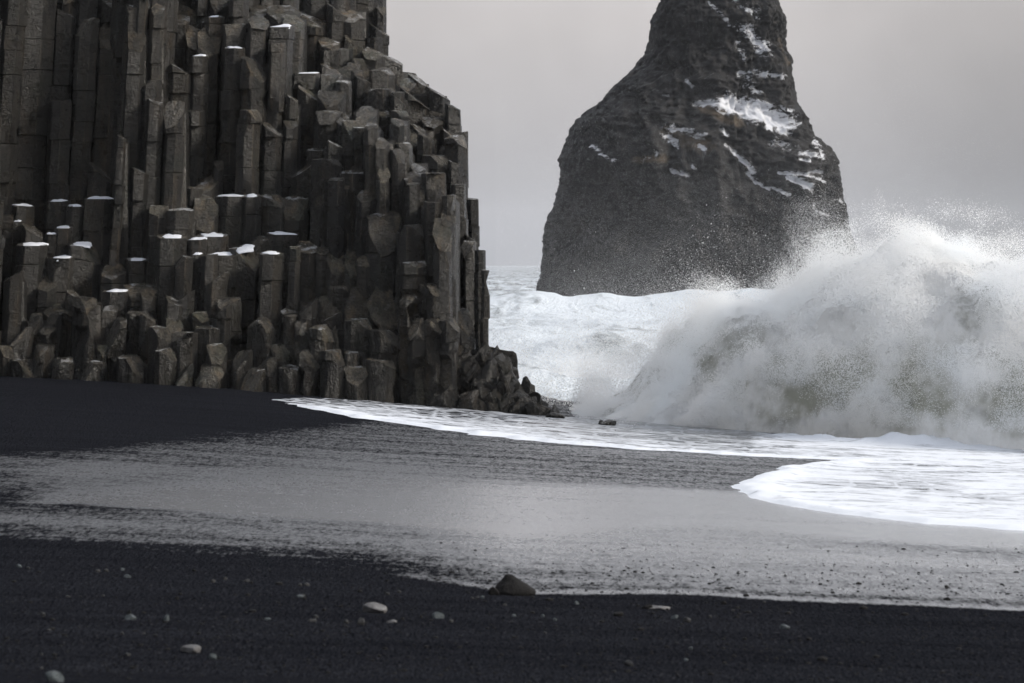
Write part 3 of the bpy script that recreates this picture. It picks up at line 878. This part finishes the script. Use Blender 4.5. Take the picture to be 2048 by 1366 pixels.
# ---- rocks
_ico = {}
def ico(sub):
    if sub in _ico: return _ico[sub]
    import bmesh
    bm = bmesh.new(); bmesh.ops.create_icosphere(bm, subdivisions=sub, radius=1.0)
    v = np.array([tuple(q.co) for q in bm.verts]); f = np.array([[w_.index for w_ in q.verts] for q in bm.faces])
    bm.free(); _ico[sub] = (v, f); return v, f
def rock_mesh(name, size, seed, mat, cuts=9, sub=3, rough=0.10, rot=(0, 0, 0), smooth=18, keep=(0.32, 0.8), taper=0.0):
    R = np.random.default_rng(seed)
    v, f = ico(sub); v = v.copy()
    for _ in range(cuts):
        n = R.normal(size=3); n /= np.linalg.norm(n)
        dlim = R.uniform(*keep)
        dd = v @ n
        v -= np.outer(np.maximum(dd - dlim, 0), n)
    v *= 1 + (fbm(v * 2.2 + R.uniform(0, 50, 3), 4, 3, 0.55) - 0.5)[:, None] * 2 * rough
    if taper: v[:, :2] *= (1 - taper * np.clip(v[:, 2:] + 0.2, 0, 1)); v[:, 0] -= 0.25 * np.clip(v[:, 2], 0, 1)
    v = v * np.array(size)
    cx_, sx2 = math.cos(rot[0]), math.sin(rot[0]); cy2, sy2 = math.cos(rot[1]), math.sin(rot[1]); cz2, sz2 = math.cos(rot[2]), math.sin(rot[2])
    Rx = np.array([[1, 0, 0], [0, cx_, -sx2], [0, sx2, cx_]]); Ry = np.array([[cy2, 0, sy2], [0, 1, 0], [-sy2, 0, cy2]]); Rz = np.array([[cz2, -sz2, 0], [sz2, cz2, 0], [0, 0, 1]])
    v = v @ (Rz @ Ry @ Rx).T
    return mesh_from(name, v, f, mat, smooth)

# broken toe of the cliff: wet slabs dipping to the sea
sil_u = [855, 880, 935, 945, 1008, 1018, 1034, 1050, 1068, 1094, 1140]
sil_v = [640, 655, 685, 688, 688, 712, 736, 764, 794, 816, 836]
R = random.Random(21)
for k in range(130):
    u = R.uniform(846, 1112)
    vt = float(np.interp(u, sil_u, sil_v)); vb = 812 + (u - 850) * 0.095
    h = vb - vt
    if h < 6: continue
    t = R.random() ** 0.9
    sz = R.uniform(15, 33) * (0.5 + 0.5 * min(1, h / 90))
    v = vt + sz * 0.9 + t * max(h - sz, 2)
    y = FRONT + 0.2 + (1 - (v - vt) / max(h, 1)) * 2.6 + R.uniform(-.2, .2)
    y = max(y, FRONT - 0.1)
    pxm = y / F
    me = rock_mesh('slab', (sz * pxm * R.uniform(.8, 1.1), sz * pxm * R.uniform(.8, 1.3), sz * pxm * R.uniform(1.3, 2.6)), 400 + k, MB_WET, 18, 3, 0.03, (R.uniform(-.5, .3), -R.uniform(0.1, 0.75), R.uniform(0, 6)))
    link('slab', me, cliff, Vector((X(u, y), y, Z(v, y))) - CL)
# wedge of rock under the slabs
me = rock_mesh('rock_core', (3.1, 2.2, 2.6), 77, MB_WET, 12, 4, 0.12, (0, -0.6, 0))
link('rock_core', me, cliff, Vector((X(938, 92.6), 92.6, 0.75)) - CL)

def solo_rock(name, u, v, wpx, hpx, depth, mat, label, cat, group=None, seed=1, sink=0.25, yy_=None, cuts=9, sub=3, rough=.1, keep=(.55, .9), taper=0.0):
    gx_, gy_ = ground(u, v) if yy_ is None else (X(u, yy_), yy_)
    pm = gy_ / F
    sz = (wpx * pm / 2 * 1.0, wpx * pm / 2 * depth, hpx * pm / 2 / (1 - sink) * 1.15)
    me = rock_mesh(name, sz, seed, mat, cuts, sub, rough, (0, 0, random.Random(seed).uniform(-.4, .4) if not taper else 0), 22, keep, taper)
    z0 = float(beach(gx_, gy_ + sz[1]*0.3))
    o = link(name, me, None, (gx_, gy_ + sz[1] * 0.5, z0 + sz[2] * (1 - 2 * sink) * 0.85))
    return tag(o, label, cat, group)

solo_rock('tide_rock', 1112, 837, 42, 12, 0.9, MB_WET, 'low black rock at the seaward tip of the cliff foot', 'rock', seed=31)
solo_rock('tide_rock', 1218, 852, 40, 12, 0.9, MB_WET, 'black rock awash alone between the cliff tip and the big wave', 'rock', seed=32)
solo_rock('tide_rock', 1202, 849, 14, 8, 0.9, MB_WET, 'tiny black rock just left of the rock awash in front of the wave', 'rock', seed=33)

# ------------------------------------------------------------------ stones on the sand
big = [(1028, 1190, 90, 38, 'd', 'large dark pyramid-shaped stone at the edge of the wet sand'),
       (988, 1190, 24, 16, 'd', 'small black stone touching the left side of the large dark stone'),
       (748, 1226, 52, 19, 'p', 'largest pale domed stone, half sunk in the dry black sand'),
       (382, 1306, 48, 15, 'p', 'low pale stone in the lower left foreground'),
       (425, 1319, 17, 11, 'b', 'small blue-grey pebble just right of the low pale foreground stone'),
       (105, 1364, 46, 20, 'b', 'rounded grey stone at the bottom left edge of the beach'),
       (262, 1240, 27, 10, 'b', 'blue-grey stone with a dark pebble behind it, left foreground'),
       (258, 1228, 13, 8, 'd', 'dark pebble right behind the blue-grey stone in the left foreground'),
       (333, 1242, 16, 12, 'b', 'upright pale blue pebble right of the blue-grey stone, left foreground'),
       (720, 1250, 19, 14, 'g', 'dark grey pebble directly in front of the largest pale domed stone'),
       (782, 1246, 27, 6, 'p', 'thin flat pale pebble in front of the largest pale domed stone'),
       (876, 1237, 25, 12, 'b', 'blue-grey stone between the largest pale stone and the large dark stone'),
       (1316, 1219, 52, 7, 'p', 'long thin pale slab lying flat below the wet sand edge'),
       (1294, 1218, 24, 10, 'd', 'dark stone overlapping the left end of the long thin pale slab'),
       (1237, 1233, 21, 10, 'd', 'dark stone left of and below the long thin pale slab'),
       (1350, 1238, 19, 7, 'b', 'flat blue-grey pebble below the right end of the long pale slab'),
       (1374, 1244, 17, 9, 'g', 'round grey pebble next to the flat blue-grey pebble under the slab'),
       (1570, 1258, 21, 10, 'b', 'lone light grey pebble on the dry sand at right'),
       (1448, 1209, 14, 8, 'd', 'dark pebble right of the long pale slab near the wet edge'),
       (1258, 1332, 23, 10, 'g', 'lone dark grey pebble low in the middle foreground'),
       (85, 1233, 10, 10, 'g', 'lone grey pebble at the far left, above the bottom corner stone'),
       (1894, 1201, 14, 6, 'd', 'black pebble on the wet sand edge near the right side'),
       (1893, 1177, 11, 6, 'd', 'black pebble out on the shining wet sand at right'),
       (255, 1155, 15, 6, 'b', 'pale pebble in the small cluster at upper left of the dry sand')]
for k, (u, v, w, h, m, lab) in enumerate(big):
    pyr = k == 0
    o = solo_rock('beach_stone', u, v, w, h, 0.75, MST[m], lab, 'stone', 'stones lying on the black sand', seed=700 + k, sink=0.3, cuts=4 if pyr else 11, sub=4 if pyr else 3, rough=0.09 if pyr else 0.06, keep=(.85, .97) if pyr else (.5, .88), taper=0.62 if pyr else 0)
small = [(625, 1244, 20, 7), (632, 1236, 12, 6), (648, 1222, 9, 5), (692, 1247, 12, 8), (902, 1245, 11, 6), (535, 1241, 15, 5), (37, 1135, 14, 6), (56, 1138, 8, 4), (195, 1145, 12, 6), (212, 1144, 11, 6), (245, 1141, 9, 5), (426, 1165, 11, 6), (450, 1160, 9, 6), (493, 1164, 14, 6), (502, 1167, 8, 5),
         (600, 1173, 12, 6), (613, 1172, 13, 6), (600, 1195, 16, 5), (606, 1193, 9, 5), (720, 1185, 10, 5), (136, 1195, 12, 4), (206, 1193, 7, 4), (83, 1311, 8, 5), (83, 1339, 8, 5), (244, 1269, 8, 5), (288, 1269, 7, 4), (255, 1313, 14, 6), (98, 1262, 10, 4), (388, 1143, 9, 4), (1153, 1209, 10, 6), (1382, 1299, 10, 6), (1618, 1281, 12, 6),
         (1490, 1280, 10, 5), (1110, 1242, 8, 6), (1085, 1234, 8, 5), (1028, 1233, 9, 5), (955, 1196, 8, 4), (965, 1196, 10, 5), (944, 1198, 7, 4), (1010, 1212, 8, 4), (775, 1190, 9, 5), (798, 1186, 9, 5), (842, 1236, 7, 6), (805, 1240, 9, 5), (1528, 1206, 8, 4), (1466, 1222, 7, 4), (1520, 1271, 8, 4), (1760, 1343, 9, 5), (1372, 1322, 9, 5), (1335, 1220, 6, 4), (1420, 1236, 8, 5), (1090, 1268, 7, 4)]
LAND = [(1026, 1180, 'the large dark pyramid stone'), (748, 1220, 'the largest pale domed stone'), (382, 1300, 'the low pale foreground stone'), (105, 1355, 'the bottom left corner stone'),
        (262, 1238, 'the left blue-grey stone'), (1316, 1218, 'the long thin pale slab'), (1570, 1255, 'the lone light grey pebble at right'), (1258, 1328, 'the lone low middle pebble')]
ORD = ['nearest', 'second nearest', 'third nearest', 'fourth nearest', 'fifth nearest', 'sixth nearest', 'seventh nearest', 'eighth nearest', 'ninth nearest', 'tenth nearest']
PEB, _cnt = {}, {}
def _lm(u, v):
    return min(LAND, key=lambda L: math.hypot(L[0] - u, (L[1] - v) * 2.5))
for k in sorted(range(len(small)), key=lambda k: math.hypot(_lm(*small[k][:2])[0] - small[k][0], (_lm(*small[k][:2])[1] - small[k][1]) * 2.5)):
    u, v = small[k][:2]
    L = _lm(u, v)
    mk = random.Random(k).choice('dgggb')
    du_, dv_ = u - L[0], (v - L[1]) * 2.5
    side_ = ('right of' if du_ > 0 else 'left of') if abs(du_) > abs(dv_) else ('in front of' if dv_ > 0 else 'behind')
    q_ = _cnt[(side_, L[2])] = _cnt.get((side_, L[2]), -1) + 1
    PEB[k] = (mk, 'tiny %s pebble, %s one %s %s' % ({'d': 'black', 'g': 'grey', 'b': 'blue-grey'}[mk], ORD[q_], side_, L[2]))
for k, (u, v, w, h) in enumerate(small):
    mk = PEB[k][0]
    solo_rock('pebble', u, v, w, h, 0.8, MST[mk], PEB[k][1], 'pebble', 'small pebbles on the dry sand', seed=900 + k, sink=0.3, sub=2, cuts=5, rough=.06)

# fine gravel: too many and too small to count
base_v, base_f = ico(1)
gv, gf = [], []
RG = np.random.default_rng(5)
def scatter(n, ur, vr, size, wts=None):
    us_ = RG.uniform(*ur, n); vs_ = vr[0] + (vr[1] - vr[0]) * RG.random(n)
    for u, v in zip(us_, vs_):
        if v < 1190 and RG.random() > float(np.interp(u, [0, 600, 900, 2048], [0.2, .35, 1, .8])): continue
        gx_, gy_ = ground(u, v)
        s_ = size * math.exp(RG.normal(0, .45))
        a = RG.uniform(0, 6.28); ca_, sa_ = math.cos(a), math.sin(a)
        q = base_v * np.array([s_, s_ * RG.uniform(.6, 1), s_ * RG.uniform(.35, .6)])
        q = np.stack([q[:, 0] * ca_ - q[:, 1] * sa_, q[:, 0] * sa_ + q[:, 1] * ca_, q[:, 2]], 1)
        q += [gx_, gy_, float(beach(gx_, gy_)) + s_ * 0.1]
        gf.append(base_f + len(gv) * len(base_v)); gv.append(q)
scatter(1500, (600, 2048), (1085, 1192), 0.009)
scatter(170, (900, 2048), (1140, 1192), 0.017)
scatter(3600, (-60, 2110), (1125, 1366), 0.010)
scatter(420, (-60, 2110), (1135, 1366), 0.020)
me = mesh_from('gravel', np.concatenate(gv), np.concatenate(gf), MST['d'], 0)
tag(link('gravel', me), 'fine dark gravel strewn over the sand', 'gravel', kind='stuff')

# ------------------------------------------------------------------ breaking wave
CU = np.array([900, 1120, 1200, 1265, 1335, 1385, 1435, 1520, 1600, 1700, 1780, 1860, 1960, 2048, 2200, 2450, 2700])
CH = np.array([0.0, 0.3, 0.6, 0.95, 2.5, 3.7, 4.25, 4.5, 4.85, 5.4, 5.7, 5.8, 5.6, 5.4, 5.0, 3.4, 0.3])
def foot(x): return np.clip(93.5 - 0.92 * x, 74, 96)
def crest_h(x):
    return np.interp(1024 + x * F / (foot(x) + 5), CU, CH)
def prof(x, t):
    """wave surface: t = 0 front foot, .5 crest, 1 back foot"""
    h = crest_h(x)
    a = np.pi * t
    y = foot(x) + np.where(t < .5, 5.0 * (1 - np.cos(a)), 5 + 9.0 * (-np.cos(a)))
    z = h * np.sin(a) ** 0.75 - 0.15
    return y, z
def wave_pts(x, t):
    y, z = prof(x, t)
    P = np.stack([x, y, z], 1)
    h = crest_h(x)
    d = (fbm(P * [0.42, 0.42, 0.42], 5, 71, 0.55, 'billow')) * 1.5 - 0.75
    d = d + (fbm(P * [0.17, 0.17, 0.2], 3, 73, 0.5, 'billow') - 0.3) * 1.6
    d = d * np.clip(h / 3.0, 0.1, 1.0)
    a = np.pi * t
    nrm = np.stack([0 * x - 0.1, -np.cos(a) * 0.9, np.sin(a) * 0.8 + 0.15], 1)
    nrm /= np.linalg.norm(nrm, axis=1)[:, None]
    return P + nrm * d[:, None], nrm, d
def hollow(P):
    """gaps in the spray where the grey-green water of the wave shows"""
    return sstep(0.40, 0.68, fbm(P * [0.42, 0.42, 0.55], 6, 777, 0.62)) * (1 - sstep(1.6, 4.4, P[:, 2])) * sstep(0.1, 0.7, P[:, 2])
nxw, ntw = 420, 170
xw = np.linspace(1.0, 27, nxw); tw = np.linspace(0, 1, ntw)
TW, XW = np.meshgrid(tw, xw, indexing='ij')
P, nr, dd = wave_pts(XW.ravel(), TW.ravel())
me = mesh_from('breaking_wave', P, grid_faces(ntw, nxw), MWAVE, 0)
attr(me, 'hollow', hollow(P))
wave = tag(link('breaking_wave', me), 'huge breaking wave exploding into white spray on the right', 'wave')

def point_cloud(name, pts, rad, mat, parent=None):
    me = bpy.data.meshes.new(name)
    me.vertices.add(len(pts)); me.vertices.foreach_set('co', np.asarray(pts, np.float32).ravel())
    attr(me, 'rad', rad)
    me.materials.append(mat)
    o = link(name, me, parent)
    ng = bpy.data.node_groups.new(name + '_droplets', 'GeometryNodeTree')
    ng.interface.new_socket('Geometry', in_out='INPUT', socket_type='NodeSocketGeometry')
    ng.interface.new_socket('Geometry', in_out='OUTPUT', socket_type='NodeSocketGeometry')
    gi, go = ng.nodes.new('NodeGroupInput'), ng.nodes.new('NodeGroupOutput')
    mp = ng.nodes.new('GeometryNodeMeshToPoints')
    na_ = ng.nodes.new('GeometryNodeInputNamedAttribute'); na_.data_type = 'FLOAT'; na_.inputs['Name'].default_value = 'rad'
    sm = ng.nodes.new('GeometryNodeSetMaterial'); sm.inputs['Material'].default_value = mat
    ng.links.new(gi.outputs[0], mp.inputs['Mesh']); ng.links.new(na_.outputs[0], mp.inputs['Radius'])
    ng.links.new(mp.outputs[0], sm.inputs['Geometry']); ng.links.new(sm.outputs[0], go.inputs[0])
    md = o.modifiers.new('droplets', 'NODES'); md.node_group = ng
    o['kind'] = 'stuff'
    return o

def spray(n, xr, tr, thick, seed, rbase, up=0.0, lo=0.42, hi=0.60):
    """droplets filling a ragged layer over the wave, denser in clumps"""
    r = np.random.default_rng(seed)
    x = r.uniform(*xr, n); t = r.uniform(*tr, n)
    P, nr, d = wave_pts(x, t)
    hs = np.clip(crest_h(x) / 5.0, .10, 1) ** 1.3
    cl = fbm(P * [0.30, 0.30, 0.30], 4, seed + 5, 0.55)
    f = r.random(n) ** 1.25
    off = f * thick * hs * (0.25 + 1.5 * sstep(0.34, 0.68, cl))
    P = P + nr * off[:, None]
    P[:, 2] += up * off * r.random(n)
    P[:, 0] -= 0.35 * off * r.random(n)
    den = fbm(P * [0.62, 0.62, 0.85], 6, seed + 9, 0.60)
    acc = r.random(n) < sstep(lo, hi, den - 0.16 * f) * (1 - 0.40 * hollow(P))
    rad = rbase * np.exp(r.normal(0, .3, n)) * (1 - 0.45 * f)
    return P[acc], rad[acc]
A1, r1 = spray(1500000, (2.0, 23), (0.02, 0.62), 1.15, 101, 0.0088, 0.1, 0.36, 0.56)
A2, r2 = spray(750000, (4.5, 23), (0.34, 0.62), 1.25, 202, 0.0055, 0.35, 0.38, 0.58)
A3, r3 = spray(14000, (8, 23), (0.36, 0.6), 2.0, 303, 0.0042, 0.8, 0.40, 0.62)
PP = np.concatenate([A1, A2, A3]); RR = np.concatenate([r1, r2, r3])
ok = PP[:, 2] > np.maximum(beach(PP[:, 0], PP[:, 1]), -0.3)
point_cloud('spray', PP[ok], RR[ok], MSPRAY, wave)

# mist thrown up where the wave meets the rocks
r = np.random.default_rng(29)
n = 420000
P = np.stack([4.0 + 2.0 * r.normal(size=n), 91.5 + 1.6 * r.normal(size=n), 0.1 + np.abs(r.normal(0, 1.25, n))], 1)
P[:, 2] *= np.interp(P[:, 0], [0, 3, 6, 8], [.35, .8, 1.5, 1.8])
P = P[(r.random(n) < sstep(0.36, 0.62, fbm(P * [0.6, 0.6, 0.75], 6, 131, 0.6))) & (P[:, 2] > np.maximum(beach(P[:, 0], P[:, 1]), 0)) & (P[:, 0] > 1.9 + 0.5 * r.random(n))]
point_cloud('mist', P, 0.0062 * np.exp(r.normal(0, .3, len(P))), MSPRAY, wave)

# drifting spume over the white water between cliff and wave
r = np.random.default_rng(9)
n = 420000
x = r.uniform(-4, 12, n); y = r.uniform(94, 150, n)
z = r.exponential(0.35, n) * (0.3 + 2.2 * sstep(.42, .68, fbm(np.stack([x * .3, y * .12, 0 * x], 1), 4, 87)))
P = np.stack([x, y, z], 1)
acc = r.random(n) < sstep(0.42, 0.62, fbm(P * [0.8, 0.5, 0.9], 4, 88)) 
P = P[acc]
o = point_cloud('sea_spume', P, 0.009 * np.exp(r.normal(0, .3, len(P))), MSPRAY)
tag(o, 'pale spume drifting over the churned white water beside the cliff', 'spume', kind='stuff')

r = np.random.default_rng(19)
n = 800000
x = r.uniform(-2, 56, n); y = r.uniform(310, 385, n)
z = r.exponential(9.0, n)
P = np.stack([x, y, z], 1)
acc = (r.random(n) < 0.25 + 0.9 * sstep(.35, .65, fbm(P * [.07, .04, .09], 4, 93))) & (z < 46)
P = P[acc]
o = point_cloud('sea_mist', P, np.full(len(P), 0.0062), MSPRAY)
tag(o, 'fine sea mist hanging in front of the foot of the rock stack', 'mist', kind='stuff')

# ------------------------------------------------------------------ the mountain the cliff belongs to (left, above and behind the columns)
gx = np.concatenate([np.linspace(-320, -60, 40), np.linspace(-57, -11, 60)]); gy = np.linspace(-40, 330, 120)
GY, GX = np.meshgrid(gy, gx, indexing='ij')
px, py = GX.ravel(), GY.ravel()
foot_x = np.interp(py, [-40, 60, 88, 97, 130, 330], [-62, -40, -30, -13, -15, -30])
dist = foot_x - px
rise = np.where(dist > 0, dist * 1.5 + 8 * sstep(0, 6, dist), -3.0) + (fbm(np.stack([px * .06, py * .06, 0 * px], 1), 5, 91, .55, 'ridge') - .4) * 14 * sstep(2, 20, dist)
base_ = np.where((py > 94) & (px > -34), beach(px, np.minimum(py, 95)) + np.interp(py, [94, 98, 130], [2, 12, 16]) * sstep(0, 3, dist), beach(px, np.clip(py, 0, 100)))
zz = np.minimum(base_ + np.minimum(rise, 150), 170)
me = mesh_from('mountain', np.stack([px, py, zz], 1), grid_faces(len(gy), len(gx)), MB_DRY, 0)
tag(link('mountain', me), kind='structure')

# ------------------------------------------------------------------ sea haze
import bmesh
bm = bmesh.new()
bmesh.ops.create_cube(bm, size=1.0)
me = bpy.data.meshes.new('haze'); bm.to_mesh(me); bm.free()
M = Mat('haze')
pv = M.n('ShaderNodeVolumePrincipled')
pv.inputs['Color'].default_value = (0.92, 0.94, 0.97, 1)
pv.inputs['Density'].default_value = 0.00005
pv.inputs['Anisotropy'].default_value = 0.2
M.l(pv.outputs[0], M.o.inputs['Volume'])
me.materials.append(M.m)
hz = link('haze', me, None, (0, 4600, 92))
hz.scale = (9000, 9700, 190)
tag(hz, 'thin pale sea haze between the beach and the sea stack', 'haze', kind='stuff')
